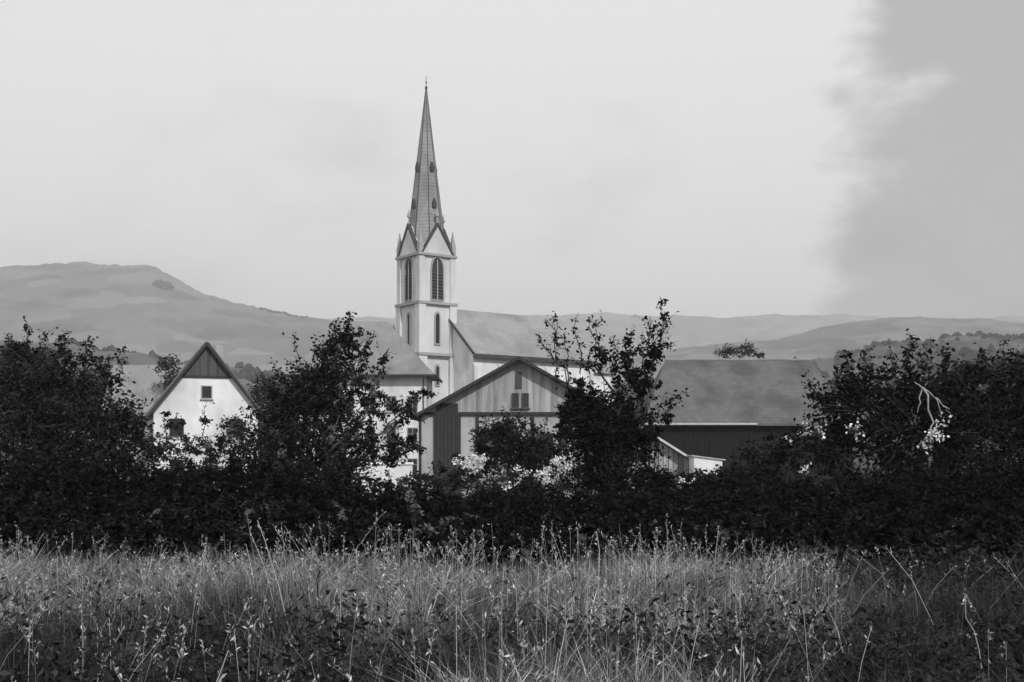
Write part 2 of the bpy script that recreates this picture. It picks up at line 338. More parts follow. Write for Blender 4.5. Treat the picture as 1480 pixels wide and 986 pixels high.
for k in range(8):
    a = math.pi/8+k*math.pi/4; rb.bar((CW/2+ap*math.cos(a), CW/2+ap*math.sin(a), 33.05), (CW/2+.08*math.cos(a), CW/2+.08*math.sin(a), 60.2), .09, 4, .04)
rb.build('hip_ribs', M['lead'], spire)
for z in (40.5, 46.5):         # little roof lights round the spire
    for k in range(4):
        a = k*math.pi/2; r = 3.1*(60.2-z)/27.4
        d = MB(); d.prism([(-.35, 0), (.35, 0), (.35, .7), (0, 1.5), (-.35, .7)], -r-.35, -r+.5)
        o = d.build('spire_dormer', M['lead'], spire); o.location = (CW/2, CW/2, z); o.rotation_euler = (0, 0, a)
MB().cone(CW/2, CW/2, 60.1, .2, 60.5, .22, 8).bar((CW/2, CW/2, 60.4), (CW/2, CW/2, 62.2), .05).cone(CW/2, CW/2, 61.0, .13, 61.25, .13, 8).build('spire_finial', M['metal'], ch)
for face in 'yx':
    for cc in (CW/2,):
        lancet(ch, face, cc, 2.15, 25.6, 32.3, 0, M['louvre'], 1)
        lancet(ch, face, cc, .75, 18.6, 23.4, 0, M['glass'])
        lancet(ch, face, cc, .6, 12.0, 15.0, 0, M['glass'])
    f = MB()
    # small round light in the gable
lancet(ch, 'y', CW/2, 1.6, CB+1, 5.2, 0, M['dwood'])
# nave
NX0, NL, ND = CW-.4, 25.0, 6.1
y0, y1 = -ND, CW+ND; EV, RG = 17.0, 24.9; yc = CW/2
MB().prismx([(y0, CB), (y1, CB), (y1, EV), (yc, RG-.35), (y0, EV)], NX0, NX0+NL).build('nave_wall', M['white'], ch)
def gabroof(xa, xb, ya, yb, ev, rg, ov, th, mt, parent, name='roof', vo=.35):
    c = (ya+yb)/2; s = (rg-ev)/(c-ya); r = MB()
    r.slab((xa-vo, ya-ov, ev-ov*s+.02), (xb+vo, ya-ov, ev-ov*s+.02), (xb+vo, c, rg+.02), (xa-vo, c, rg+.02), -th)
    r.slab((xb+vo, yb+ov, ev-ov*s+.02), (xa-vo, yb+ov, ev-ov*s+.02), (xa-vo, c, rg+.02), (xb+vo, c, rg+.02), -th)
    return r.build(name, mt, parent)
nr_ = gabroof(NX0, NX0+NL, y0, y1, EV, RG-.3, .6, .25, M['naveroof'], ch, 'nave_roof')
MB().box(NX0-.4, y0-.85, EV-.95, NX0+NL+.4, y0-.56, EV-.5).build('gutter', M['lead'], nr_)
mb = MB(); s_ = (RG-EV-.3)/(yc-y0)
mb.slab((NX0-.62, y0-.7, EV-.45), (NX0-.352, y0-.7, EV-.45), (NX0-.352, yc, RG+.15), (NX0-.62, yc, RG+.15), -.35)
mb.build('verge_coping', M['lead'], nr_)
for k in range(6):
    xb = NX0+.3+k*(NL-.9)/5
    MB().prismx([(y0-1.3, CB), (y0+.05, CB), (y0+.05, EV-1.5), (y0-.35, EV-2.2), (y0-.5, 8), (y0-1.3, 7)], xb-.35, xb+.35).build('nave_buttress', M['stone'], ch)
for k in range(5): lancet(ch, 'y', NX0+.3+(k+.5)*(NL-.9)/5, 1.5, 4.0, 12.6, y0, M['glass'])
# choir: narrower with a polygonal end
cx0, cx1 = NX0+NL, NX0+NL+8
hw = 4.6; cev, crg = 15.6, 21.2
MB().prismx([(yc-hw, CB), (yc+hw, CB), (yc+hw, cev), (yc, crg-.4), (yc-hw, cev)], cx0+.01, cx1).build('choir_wall', M['white'], ch)
ap_ = [(cx1, yc-hw), (cx1+3.2, yc-hw*.45), (cx1+3.2, yc+hw*.45), (cx1, yc+hw)]
b = MB(); b.add([(x+.001, y, CB) for x, y in ap_]+[(x+.001, y, cev) for x, y in ap_], [(0,1,5,4),(1,2,6,5),(2,3,7,6),(0,3,2,1),(4,5,6,7)]); b.build('apse_wall', M['white'], ch)
gabroof(cx0+.35, cx1, yc-hw, yc+hw, cev, crg-.3, .5, .22, M['naveroof'], ch, 'choir_roof', 0)
b = MB(); q = [(cx1, yc-hw-.5), (cx1+3.7, yc-hw*.5), (cx1+3.7, yc+hw*.5), (cx1, yc+hw+.5)]
b.add([(x, y, cev-.4) for x, y in q]+[(cx1, yc, crg)], [(0,1,4),(1,2,4),(2,3,4),(0,4,3),(3,2,1,0)]); b.build('apse_roof', M['naveroof'], ch)
for k in range(2): lancet(ch, 'y', cx0+2+k*3.8, 1.2, 4.0, 11.8, yc-hw, M['glass'])

# ------------------------------------------------------------------ helpers for houses
def window(parent, cx, z0, w, h, plane, mglass=None, shutters=False, mframe='trim', cross=True, axis='y'):
    d = .09
    def B(m, a0, d0, z0_, a1, d1, z1_):
        if axis == 'y': m.box(a0, plane-d1, z0_, a1, plane-d0, z1_)
        else: m.box(plane-d1, a0, z0_, plane-d0, a1, z1_)
        return m
    f = MB(); t = .09
    B(f, cx-w/2-t, -.03, z0-t, cx-w/2, d, z0+h+t); B(f, cx+w/2, -.03, z0-t, cx+w/2+t, d, z0+h+t)
    B(f, cx-w/2, -.03, z0+h, cx+w/2, d, z0+h+t); B(f, cx-w/2, -.03, z0-t, cx+w/2, d, z0)
    if cross: B(f, cx-.025, .015, z0, cx+.025, .05, z0+h); B(f, cx-w/2, .014, z0+h*.6, cx-.025, .049, z0+h*.6+.05); B(f, cx+.025, .014, z0+h*.6, cx+w/2, .049, z0+h*.6+.05)
    o = f.build('window', M[mframe], parent)
    g = MB(); B(g, cx-w/2, -.01, z0, cx+w/2, .012, z0+h); g.build('pane', mglass or M['glass'], o)
    s = MB(); B(s, cx-w/2-.18, 0.001, z0-t-.09, cx+w/2+.18, d+.08, z0-t-.002); s.build('sill', M[mframe], o)
    if shutters:
        for sg in (-1, 1):
            a, b_ = sorted((cx+sg*(w/2+t+.02), cx+sg*(w/2+t+w*.5))); s = MB(); B(s, a, .005, z0-.03, b_, .06, z0+h+.03); s.build('shutter', M['wood'], o)
    return o
def boards(parent, xa, xb, step, ytop, z0f, plane, m, th=.04, name='board', jit=.012, gap=.015, axis='y'):
    x = xa
    while x < xb-1e-3:
        e = min(x+step*random.uniform(.85, 1.15), xb); a, b = x+gap/2, e-gap/2
        pr = random.uniform(.005, .005+jit)+th
        za, zb = ytop(a), ytop(b); z0a = z0f(a) if callable(z0f) else z0f; z0b = z0f(b) if callable(z0f) else z0f
        if za-z0a > .05 or zb-z0b > .05:
            mb = MB(); mb.prism([(a, z0a), (b, z0b), (b, max(zb, z0b+.02)), (a, max(za, z0a+.02))], plane-pr, plane-.002); mb.build(name, m, parent)
        x = e

# ------------------------------------------------------------------ white gabled house, left
A = R(20); FLx, FLy = (222-740)/F*95, 95.0; GW, GL = 8.8, 12.0; GB = -2.2
ho = empty('gabled_house', (FLx, FLy, 0), A, 'white plastered house with steep gable and dark boarded gable top, far left of the church', 'house')
ev, rg = 5.0, 10.75; sl = (rg-ev)/(GW/2)
MB().prism([(0, GB), (GW, GB), (GW, ev), (GW/2, rg), (0, ev)], 0, GL).build('wall', M['white'], ho)
r = MB(); ov, vo, th = .5, .45, .2
for s in (0, 1):
    xe = -ov if s == 0 else GW+ov; ze = ev-ov*sl+.12
    pts = [(xe, -vo, ze), (xe, GL+vo, ze), (GW/2, GL+vo, rg+.12), (GW/2, -vo, rg+.12)]
    if s == 1: pts = pts[::-1]
    r.slab(*[pts[i] for i in (0, 3, 2, 1)], -th)
rf = r.build('roof', M['tile2'], ho)
MB().box(GW/2+1.2, 5.2, rg-2.2, GW/2+1.9, 6.0, rg+.55).build('chimney', M['trim'], rf)
for s in (-1, 1):
    b = MB(); x0, x1 = GW/2, GW/2+s*(GW/2+ov)
    b.add([(x0, -vo-.05, rg+.3), (x1, -vo-.05, ev-ov*sl+.3), (x1, -vo-.05, ev-ov*sl-.02), (x0, -vo-.05, rg-.06), (x0, -vo+.02, rg+.3), (x1, -vo+.02, ev-ov*sl+.3), (x1, -vo+.02, ev-ov*sl-.02), (x0, -vo+.02, rg-.06)],
          [(0,1,2,3),(7,6,5,4),(0,4,5,1),(1,5,6,2),(2,6,7,3),(3,7,4,0)]); b.build('bargeboard', M['dwood'], ho)
zb = 8.1
boards(ho, GW/2-(rg-zb)/sl+.02, GW/2+(rg-zb)/sl-.02, .42, lambda x: rg-abs(x-GW/2)*sl-.02, zb, 0, M['gwood'])
MB().box(GW/2-(rg-zb)/sl-.05, -.12, zb-.2, GW/2+(rg-zb)/sl+.05, -.002, zb-.001).build('beam', M['dwood'], ho)
window(ho, GW/2, 6.15, .78, 1.0, 0, cross=False)
for x in (1.9, 6.9): window(ho, x, 3.0, 1.0, 1.25, 0, mframe='dwood')
for x in (1.9, 6.9): window(ho, x, -.6, .95, 1.3, 0, mframe='dwood')
MB().box(3.9, -.05, GB, 4.9, .01, .2).build('door', M['dwood'], ho)
for y in (2.5, 6, 9.5): window(ho, y, 2.6, .9, 1.2, 0, axis='x')

# ------------------------------------------------------------------ neighbour's roof behind it
nx0 = (150-740)/F*112; nx1 = (254-740)/F*112
nh = empty('farmhouse', (nx0, 112, 0), R(4), 'farmhouse with a plain grey roof, mostly hidden behind the left side of the gabled house', 'house')
NW = nx1-nx0; MB().prismx([(0, -2.3), (9, -2.3), (9, 5.2), (4.5, 10.2), (0, 5.2)], 0, NW).build('wall', M['plaster'], nh)
gabroof(0, NW, 0, 9, 5.3, 10.4, .5, .2, M['tile3'], nh)
for x in (1.2, 3.4, 5.6): window(nh, x, 2.2, .9, 1.2, 0)

# ------------------------------------------------------------------ hip-roofed house, before the tower
HD = 122.0; xa, xb = (425-740)/F*HD, (616-740)/F*HD
hb = empty('hipped_house', (xa, HD, 0), 0, 'large white house with grey hipped roof, between the bushy fruit tree and the church tower', 'house')
HW = xb-xa; HL = 9.5; he = 9.9; hr = 16.3; gb = -2.2
MB().box(0, 0, gb, HW, HL, he).build('wall', M['white'], hb)
def hip_rings():
    L = [(0, 1.1, he-.05), (.25, .55, he+.45), (.6, -.6, he+1.6), (1, -4.7, hr)]
    rings = []
    for t, o, z in L: rings.append([(-o, -o, z), (HW+o, -o, z), (HW+o, HL+o, z), (-o, HL+o, z)])
    return rings
rg_ = hip_rings(); r = MB(); vs = [v for q in rg_ for v in q]; fs = [(3, 2, 1, 0)]
for k in range(3):
    for i in range(4): fs.append((k*4+i, k*4+(i+1) % 4, (k+1)*4+(i+1) % 4, (k+1)*4+i))
fs.append((12, 13, 14, 15)); r.add(vs, fs); rf = r.build('roof', M['tile3'], hb)
e = 1.14; MB().box(-e, -e, he-.27, HW+e, -e+.2, he-.02).box(HW+e-.2, -e+.2, he-.27, HW+e, HL+e, he-.02).build('eaves_board', M['dwood'], rf)
MB().bar((HW-.3, -.12, gb), (HW-.3, -.12, he-.3), .06, 6).build('downpipe', M['lead'], hb)
for i in range(6):
    for z in (-1.0, 2.4, 5.9): window(hb, 1.3+i*2.35, z, 1.0, 1.6, 0)

# ------------------------------------------------------------------ big front barn, gable to us
BD = 80.0
def bx(px): return (px-740)/F*BD
def bz(py): return EYE+(HY-py)/F*BD
pk = (bx(750), bz(517)); le = (bx(594), bz(604)); re_ = (bx(918), bz(612)); rl = (bx(1024), bz(679))
ba = empty('timber_barn', (0, BD, 0), 0, 'broad weathered timber barn with low pitched gable roof and dark doorway, below the church', 'barn')
BG = -2.3; BL = 22; th = .24
sL = (pk[1]-le[1])/(pk[0]-le[0]); sR = (pk[1]-rl[1])/(rl[0]-pk[0])
wl = bx(605)
def rz(x): return (pk[1]-(pk[0]-x)*sL if x < pk[0] else pk[1]-(x-pk[0])*sR)-.12
wr = bx(905)
MB().prism([(wl, BG), (wr, BG), (wr, rz(wr)-.05), (pk[0], rz(pk[0])-.05), (wl, rz(wl)-.05)], .1, BL).build('wall', M['plaster'], ba)
r = MB()
r.slab((le[0], -.7, le[1]), (pk[0], -.7, pk[1]), (pk[0], BL+.6, pk[1]), (le[0], BL+.6, le[1]), .14); 
r.slab((pk[0], -.7, pk[1]), (re_[0], -.7, re_[1]), (re_[0], BL+.6, re_[1]), (pk[0], BL+.6, pk[1]), .14)
rf = r.build('roof', M['tile2'], ba)
def barge(a, b, m, w, parent, name='bargeboard', y=-.78):
    q = MB(); q.add([(a[0], y, a[1]+.05), (b[0], y, b[1]+.05), (b[0], y, b[1]-w), (a[0], y, a[1]-w), (a[0], y+.07, a[1]+.05), (b[0], y+.07, b[1]+.05), (b[0], y+.07, b[1]-w), (a[0], y+.07, a[1]-w)],
          [(0,1,2,3),(7,6,5,4),(0,4,5,1),(1,5,6,2),(2,6,7,3),(3,7,4,0)]); return q.build(name, m, parent)
barge(le, pk, M['dwood'], .2, ba); barge(pk, re_, M['dwood'], .2, ba)
# boarding of the gable: individual boards above the tie beam, posts and plaster below
zt = bz(598)
def top(x): return rz(x)-.06
x1_, x2_ = bx(690), bx(812)
boards(ba, bx(664), bx(742)-.25, .42, top, zt+.12, .1, M['wood'], name='board')
boards(ba, bx(761)+.1, bx(900), .42, top, zt+.12, .1, M['wood'], name='board')
boards(ba, bx(742)-.25, bx(761)+.1, .42, top, zt+.12, .1, M['wood'], name='board')
MB().box(wl, -.09, zt-.1, wr, .098, zt+.1).build('tie_beam', M['dwood'], ba)
for p, m in ((607, 'dwood'), (629, 'dwood'), (664, 'dwood'), (690, 'dwood'), (735, 'dwood'), (770, 'dwood'), (812, 'dwood'), (850, 'dwood')):
    x = bx(p); MB().box(x-.1, -.05, BG, x+.1, .099, zt-.102).build('post', M[m], ba)
# doorway with a dark recessed gate of boards
xd0, xd1 = bx(631), bx(662)
MB().box(xd0, -.02, BG, xd1, .097, bz(583)).build('gate', M['dwood'], ba)
boards(ba, xd0, xd1, .3, lambda x: bz(584), BG+.1, -.02, M['dwood'], name='gate_board', jit=.02, gap=.03)
window(ba, bx(752)-.36, bz(588), .34, .9, .045, mframe='gwood', cross=False); window(ba, bx(752)+.36, bz(588), .34, .9, .045, mframe='gwood', cross=False)
MB().box(bx(747)-.12, .0, bz(562), bx(752)+.1, .05, bz(538)).build('hatch', M['gwood'], ba)
for x in (700, 790): window(ba, bx(x), bz(650), .8, 1.1, .02, mframe='dwood')
# lean-to with pale bargeboard
ls = empty('lean_to_shed', (0, BD-.2, 0), 0, 'low board lean-to shed with pale sloping roof edge, right of the timber barn', 'shed')
la = (bx(921), bz(614)); lb = rl
MB().prism([(wr+.05, BG), (bx(1008), BG), (bx(1008), lb[1]+.35), (wr+.05, rz(wr)-.5)], .4, 12).build('wall', M['dwood'], ls)
r = MB(); r.slab((la[0], -.3, la[1]), (lb[0], -.3, lb[1]), (lb[0], 12.4, lb[1]), (la[0], 12.4, la[1]), .12); r.build('roof', M['tile2'], ls)
barge(la, lb, M['pwood'], .14, ls, y=-.38)
def ltop(x): return la[1]-(x-la[0])*(la[1]-lb[1])/(lb[0]-la[0])-.2
boards(ls, wr+.08, bx(1005), .34, ltop, BG+.05, .4, M['wood'], jit=.03, gap=.05)

# small white shed at the end of the lean-to
WD = 77.0; x0 = (1003-740)/F*WD; x1 = (1044-740)/F*WD; zt2 = EYE+(HY-660)/F*WD
ws = empty('white_shed', (x0, WD, 0), 0, 'tiny whitewashed shed at the lower end of the lean-to roof', 'shed')
MB().prism([(0, BG), (x1-x0, BG), (x1-x0, zt2-.25), (0, zt2)], 0, 2.2).build('wall', M['white'], ws)
MB().slab((-.15, -.12, zt2+.03), (x1-x0+.2, -.12, zt2-.27), (x1-x0+.2, 2.4, zt2-.27), (-.15, 2.4, zt2+.03), -.07).build('roof', M['pwood'], ws)
MB().box(.5, -.04, BG, 1.2, .01, -.5).build('door', M['dwood'], ws)

# low white garden wall left of the barn
gx0, gx1 = (521-740)/F*74, (596-740)/F*74
gw = empty('garden_wall', (gx0, 74, 0), 0, 'low whitewashed garden wall left of the timber barn', 'wall')
zt3 = EYE+(HY-669)/F*74
MB().box(0, 0, -2.3, gx1-gx0, .35, zt3-.12).build('wall_body', M['white'], gw)
MB().prismx([(-.08, zt3-.118), (.43, zt3-.118), (.43, zt3-.06), (.175, zt3+.02), (-.08, zt3-.06)], -.06, gx1-gx0+.06).build('coping', M['white'], gw)

# ------------------------------------------------------------------ long barn, right
LD = 104.0
lx0, lx1 = (941-740)/F*LD, (1232-740)/F*LD
lb_ = empty('long_barn', (lx0, LD, 0), 0, 'long dark wooden barn with a big grey half hipped tile roof, right of the church', 'barn')
LW = lx1-lx0; LL = 13.5; lev = EYE+(HY-612)/F*(LD-.7); lrg = EYE+(HY-521)/F*(LD+LL/2)
MB().box(0, 0, -2.3, LW, LL, lev+.1).build('wall', M['shadewood'], lb_)
r = MB(); o = .7; hi = 2.3
v = [(-o, -o, lev), (LW+o, -o, lev), (LW+o, LL+o, lev), (-o, LL+o, lev), (hi, LL/2, lrg), (LW-hi, LL/2, lrg)]
v2 = [(x, y, z-.22) for x, y, z in v[:4]]
r.add(v+v2, [(0,1,5,4), (1,2,5), (2,3,4,5), (3,0,4), (0,6,7,1), (1,7,8,2), (2,8,9,3), (3,9,6,0), (6,9,8,7)])
rf = r.build('roof', M['tile'], lb_)
MB().box(-o, -o-.09, lev-.13, LW*.52, -o-.004, lev+.03).build('gutter', M['pwood'], rf)
MB().bar((hi, LL/2, lrg+.05), (LW-hi, LL/2, lrg+.05), .13, 8).build('ridge_tiles', M['tile3'], rf)
# courses of tiles, as shallow proud laps
cs = MB(); nc = 34; slope = (lrg-lev)/(LL/2+o)
for k in range(1, nc):
    t0 = k/nc; yy = -o+(LL/2+o)*t0; zz = lev+(lrg-lev)*t0
    xa_ = -o+(hi+o)*t0; xb_ = LW+o-(hi+o)*t0
    cs.add([(xa_, yy-.02, zz+.035), (xb_, yy-.02, zz+.035), (xb_, yy+.3, zz+.3*slope+.01), (xa_, yy+.3, zz+.3*slope+.01), (xa_, yy-.02, zz-.03), (xb_, yy-.02, zz-.03)], [(0,1,2,3), (0,4,5,1)])
tag(cs.build('tile_courses', M['tile'], rf), kind='stuff')
boards(lb_, 0, LW, .38, lambda x: lev-.02, -2.2, 0, M['shadewood'], jit=.03, gap=.03)
MB().box(5.5, -.12, -2.2, 9.2, -.07, 2.3).build('barn_door', M['shadewood'], lb_)

# ------------------------------------------------------------------ foliage
def tubes(segs, n=5):
    """segs: list of (a, b, ra, rb) numpy -> V, F"""
    A_ = np.array([s[0] for s in segs], float); B_ = np.array([s[1] for s in segs], float)
    ra = np.array([s[2] for s in segs]); rb_ = np.array([s[3] for s in segs])
    d = B_-A_; d /= np.linalg.norm(d, axis=1, keepdims=True)+1e-9
    h = np.where(np.abs(d[:, 2:3]) < .9, [[0, 0, 1.]], [[1., 0, 0]]); u = np.cross(d, h); u /= np.linalg.norm(u, axis=1, keepdims=True); w = np.cross(d, u)
    an = np.arange(n)*2*np.pi/n
    ring = u[:, None]*np.cos(an)[None, :, None]+w[:, None]*np.sin(an)[None, :, None]
    V = np.concatenate([A_[:, None]+ring*ra[:, None, None], B_[:, None]+ring*rb_[:, None, None]], 1).reshape(-1, 3)
    k = np.arange(len(segs))[:, None]*2*n; i = np.arange(n)[None]; j = (i+1) % n
    Fq = np.stack([k+i, k+j, k+n+j, k+n+i], -1).reshape(-1, 4)
    return V, Fq
def chain(segs, n=7):
    pts = [s[0] for s in segs]+[segs[-1][1]]; rs = [s[2] for s in segs]+[segs[-1][3]]; V = []; an = np.arange(n)*2*np.pi/n
    for i, p in enumerate(pts):
        d = pts[min(i+1, len(pts)-1)]-pts[max(i-1, 0)]; d = d/(np.linalg.norm(d)+1e-9); h = np.array([0, 1., 0]) if abs(d[1]) < .9 else np.array([1., 0, 0])
        u = np.cross(d, h); u /= np.linalg.norm(u); w = np.cross(d, u); V.append(p+(u[None]*np.cos(an)[:, None]+w[None]*np.sin(an)[:, None])*rs[i])
    k = np.arange(len(pts)-1)[:, None]*n; i = np.arange(n)[None]; j = (i+1) % n
    return np.concatenate(V), np.stack([k+i, k+j, k+n+j, k+n+i], -1).reshape(-1, 4)
def curve(a, b, ra, rb_, n=5, wob=.12, sag=0.0):
    a = np.array(a, float); b = np.array(b, float); L = np.linalg.norm(b-a); pts = []
    for k in range(n+1):
        t = k/n; p = a*(1-t)+b*t
        if 0 < k < n: p = p+RNG.normal(0, wob*L/n, 3)
        p[2] += sag*L*math.sin(math.pi*t); pts.append((p, ra*(1-t)+rb_*t))
    return [(pts[i][0], pts[i+1][0], pts[i][1], pts[i+1][1]) for i in range(n)]
def leaves(C, size, asp=.5, updown=.0):
    """C (n,3) leaf bases -> rhombic folded leaves"""
    n = len(C); d = RNG.normal(size=(n, 3)); d[:, 2] = d[:, 2]*.7-updown; d /= np.linalg.norm(d, axis=1, keepdims=True)
    w = np.cross(d, RNG.normal(size=(n, 3))); w /= np.linalg.norm(w, axis=1, keepdims=True); nn = np.cross(d, w)
    s = size*RNG.uniform(.55, 1.35, (n, 1)); wid = s*asp*.5
    a = C; b = C+d*s*.5+w*wid+nn*s*.08; c = C+d*s; e = C+d*s*.5-w*wid+nn*s*.08
    V = np.stack([a, b, c, e], 1).reshape(-1, 3)
    k = (np.arange(n)*4)[:, None]; return V, np.concatenate([k+[[0, 1, 2]], k+[[0, 2, 3]]])
def crown(blobs, D, leaf, dens, depth=.9, clump=.22, hold=None, per=26):
    """blobs: (px,py,rx,ry[,density factor[,dD]]) in photo pixels at distance D. returns leaf bases, twig segs, centres"""
    LB = []; TW = []; CE = []
    for b in blobs:
        px, py, rx, ry = b[:4]; df = b[4] if len(b) > 4 else 1.0; dd = b[5] if len(b) > 5 else 0
        D2 = D+dd; c = np.array(P(px, py, D2)); r = np.array([rx*D2/F, (rx+ry)/2*D2/F*depth, ry*D2/F])
        area = math.pi*r[0]*r[2]; nl = int(dens*df*area/(leaf*leaf*.25)); nt_ = max(3, nl//per)
        v = RNG.normal(size=(nt_, 3)); v /= np.linalg.norm(v, axis=1, keepdims=True); rad = RNG.uniform(.25, 1.0, (nt_, 1))**.55
        rad *= (1+.16*np.sin(v[:, :1]*5+px)*np.cos(v[:, 2:]*6+py)+RNG.uniform(-.08, .1, (nt_, 1)))
        tip = c+v*r*rad; st = c+v*r*rad*.35+RNG.normal(0, .06, (nt_, 3))*r
        cl = clump*(.6+.5*RNG.random(nt_))*min(1.0, max(.35, r.min()))
        for i in range(nt_):
            TW.append((st[i], tip[i], .010+.004*r.max(), .004))
        m = RNG.integers(int(per*.4), int(per*1.6)+1, nt_); idx = np.repeat(np.arange(nt_), m)
        t = RNG.random((len(idx), 1))**.5
        pos = st[idx]*(1-t)+tip[idx]*t + RNG.normal(0, 1, (len(idx), 3))*cl[idx][:, None]*np.array([1, 1, .75])*.55*(.4+t)
        LB.append(pos); CE.append(c)
    return np.concatenate(LB), TW, CE
def sprig(px0, py0, px1, py1, D, leaf, n, dy=0, width=.06):
    a = np.array(P(px0, py0, D)); b = np.array(P(px1, py1, D+dy)); segs = curve(a, b, .022, .006, 5, .25)
    pts = []
    for s in segs:
        k = max(1, n//5); t = RNG.random((k, 1)); pts.append(s[0]*(1-t)+s[1]*t+RNG.normal(0, width, (k, 3)))
        for _ in range(2):
            p = s[0]*.5+s[1]*.5; q = p+RNG.normal(0, 1, 3)*[.16, .16, .14]+[0, 0, .1]; segs2.append((p, q, .007, .003))
            t = RNG.random((max(2, k//3), 1)); pts.append(p*(1-t)+q*t+RNG.normal(0, width*.6, (len(t), 3)))
    return np.concatenate(pts), segs
segs2 = []
def tree(name, label, cat, base_px, D, blobs, leaf=.10, dens=1.0, trunk_r=.14, m='leaf', sprigs=(), fork=.45, group=None, clump=.22, per=26, blooms=(), extra_limbs=(), updown=.25, stems=1, depth=.9, lit=()):
    global segs2; segs2 = []
    bx_ = (base_px-740)/F*D; bz_ = float(gz(bx_, D)); root = empty(name, (bx_, D, bz_), 0, label, cat, group); O = np.array([bx_, D, bz_])
    LB, TW, CE = crown(blobs, D, leaf, dens, clump=clump, per=per, depth=depth)
    top_ = max(c[2] for c in CE); cm = np.mean(CE, axis=0)
    fk = np.array([bx_*.6+cm[0]*.4, D, bz_+(cm[2]-bz_)*fork]); seg = []
    if stems == 1:
        V1, F1 = chain(curve(O-[0, 0, .3], fk, trunk_r*1.25, trunk_r*.75, 6, .08)); npmesh('trunk', V1-O, F1, M['bark'], root, True)
    else:
        for _ in range(stems): seg += curve(O+RNG.normal(0, .25, 3)*[1, 1, 0]-[0, 0, .3], fk+RNG.normal(0, .3, 3), trunk_r, trunk_r*.6, 4, .1)
    for c, b in zip(CE, blobs):
        k = 1 if len(b) < 5 else max(.25, b[4])*.7
        seg += curve(fk, c, trunk_r*.5*k, trunk_r*.12*k, 6, .25, .06)
    for (a, b, c2, d, r0) in extra_limbs: seg += curve(P(a, b, D), P(c2, d, D), r0, r0*.3, 5, .2)
    SP = []
    for s in sprigs:
        p, sg = sprig(*s[:4], D+(s[5] if len(s) > 5 else 0), leaf*.95, s[4]); SP.append(p); seg += sg
    TW = TW+segs2
    if SP: LB = np.concatenate([LB]+SP)
    V1, F1 = tubes(seg, 6); tag(npmesh('limbs' if stems == 1 else 'stems', V1-O, F1, M['bark'], root, True), kind='stuff')
    V2, F2 = leaves(LB, leaf, .58, updown); V3, F3 = tubes(TW, 3)
    npmesh('crown' if stems == 1 else 'foliage', V2-O, F2, M[m], root)
    tag(npmesh('twigs', V3-O, F3, M['bark'], root), kind='stuff')
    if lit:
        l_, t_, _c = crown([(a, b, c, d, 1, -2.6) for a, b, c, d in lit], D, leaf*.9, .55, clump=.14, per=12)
        V5, F5 = leaves(l_, leaf*.9, .6, 0); V6, F6 = tubes(t_, 3); tag(npmesh('sunlit_leaves', np.concatenate([V5, V6])-O, [F5, F6+len(V5)], M['leafm'], root), kind='stuff')  # sunlit leaf clusters: the sunlight is put into a paler leaf colour
    for (px, py, rx, ry, n, dd) in blooms:
        c = np.array(P(px, py, D+dd)); g_ = RNG.normal(0, 1, (max(4, n//12), 3))*[rx*D/F*.48, .12, ry*D/F*.48]+c; k = g_[RNG.integers(0, len(g_), n*4)]+RNG.normal(0, .07, (n*4, 3))
        V4, F4 = leaves(k, leaf*.62, .8, 0); tag(npmesh('flower_cluster', V4-O, F4, M['bloom'], root), kind='stuff')
    return root

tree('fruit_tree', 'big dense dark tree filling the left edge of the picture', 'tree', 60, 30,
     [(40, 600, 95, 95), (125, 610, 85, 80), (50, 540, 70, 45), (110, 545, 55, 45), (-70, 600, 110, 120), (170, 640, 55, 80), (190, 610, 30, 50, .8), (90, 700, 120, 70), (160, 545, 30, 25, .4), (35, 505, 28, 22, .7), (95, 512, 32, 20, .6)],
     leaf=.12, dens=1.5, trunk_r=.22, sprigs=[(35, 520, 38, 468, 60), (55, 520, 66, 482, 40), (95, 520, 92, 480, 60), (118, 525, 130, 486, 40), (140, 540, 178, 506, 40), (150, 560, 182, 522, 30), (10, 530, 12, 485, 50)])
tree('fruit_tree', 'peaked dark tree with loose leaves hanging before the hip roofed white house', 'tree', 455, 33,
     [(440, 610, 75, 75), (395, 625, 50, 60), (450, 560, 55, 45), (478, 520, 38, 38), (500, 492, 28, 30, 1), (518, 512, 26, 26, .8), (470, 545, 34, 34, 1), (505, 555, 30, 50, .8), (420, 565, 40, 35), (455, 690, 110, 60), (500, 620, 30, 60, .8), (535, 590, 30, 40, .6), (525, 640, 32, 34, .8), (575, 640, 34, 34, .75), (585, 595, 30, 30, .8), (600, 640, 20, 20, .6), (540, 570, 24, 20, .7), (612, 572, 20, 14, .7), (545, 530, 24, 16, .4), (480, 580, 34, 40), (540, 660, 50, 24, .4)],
     leaf=.12, dens=1.9, trunk_r=.2, fork=.4, clump=.2, lit=[(492, 575, 12, 30), (485, 620, 14, 22), (510, 545, 10, 12), (415, 560, 10, 8), (512, 640, 14, 16), (540, 560, 12, 14), (408, 655, 6, 6), (560, 610, 12, 16)], sprigs=[(500, 500, 507, 448, 60), (470, 520, 485, 462, 50), (430, 560, 428, 482, 25), (520, 520, 535, 478, 30), (400, 590, 372, 545, 30), (415, 560, 395, 525, 40), (545, 560, 562, 505, 26), (560, 640, 610, 560, 50), (525, 680, 570, 610, 40)])
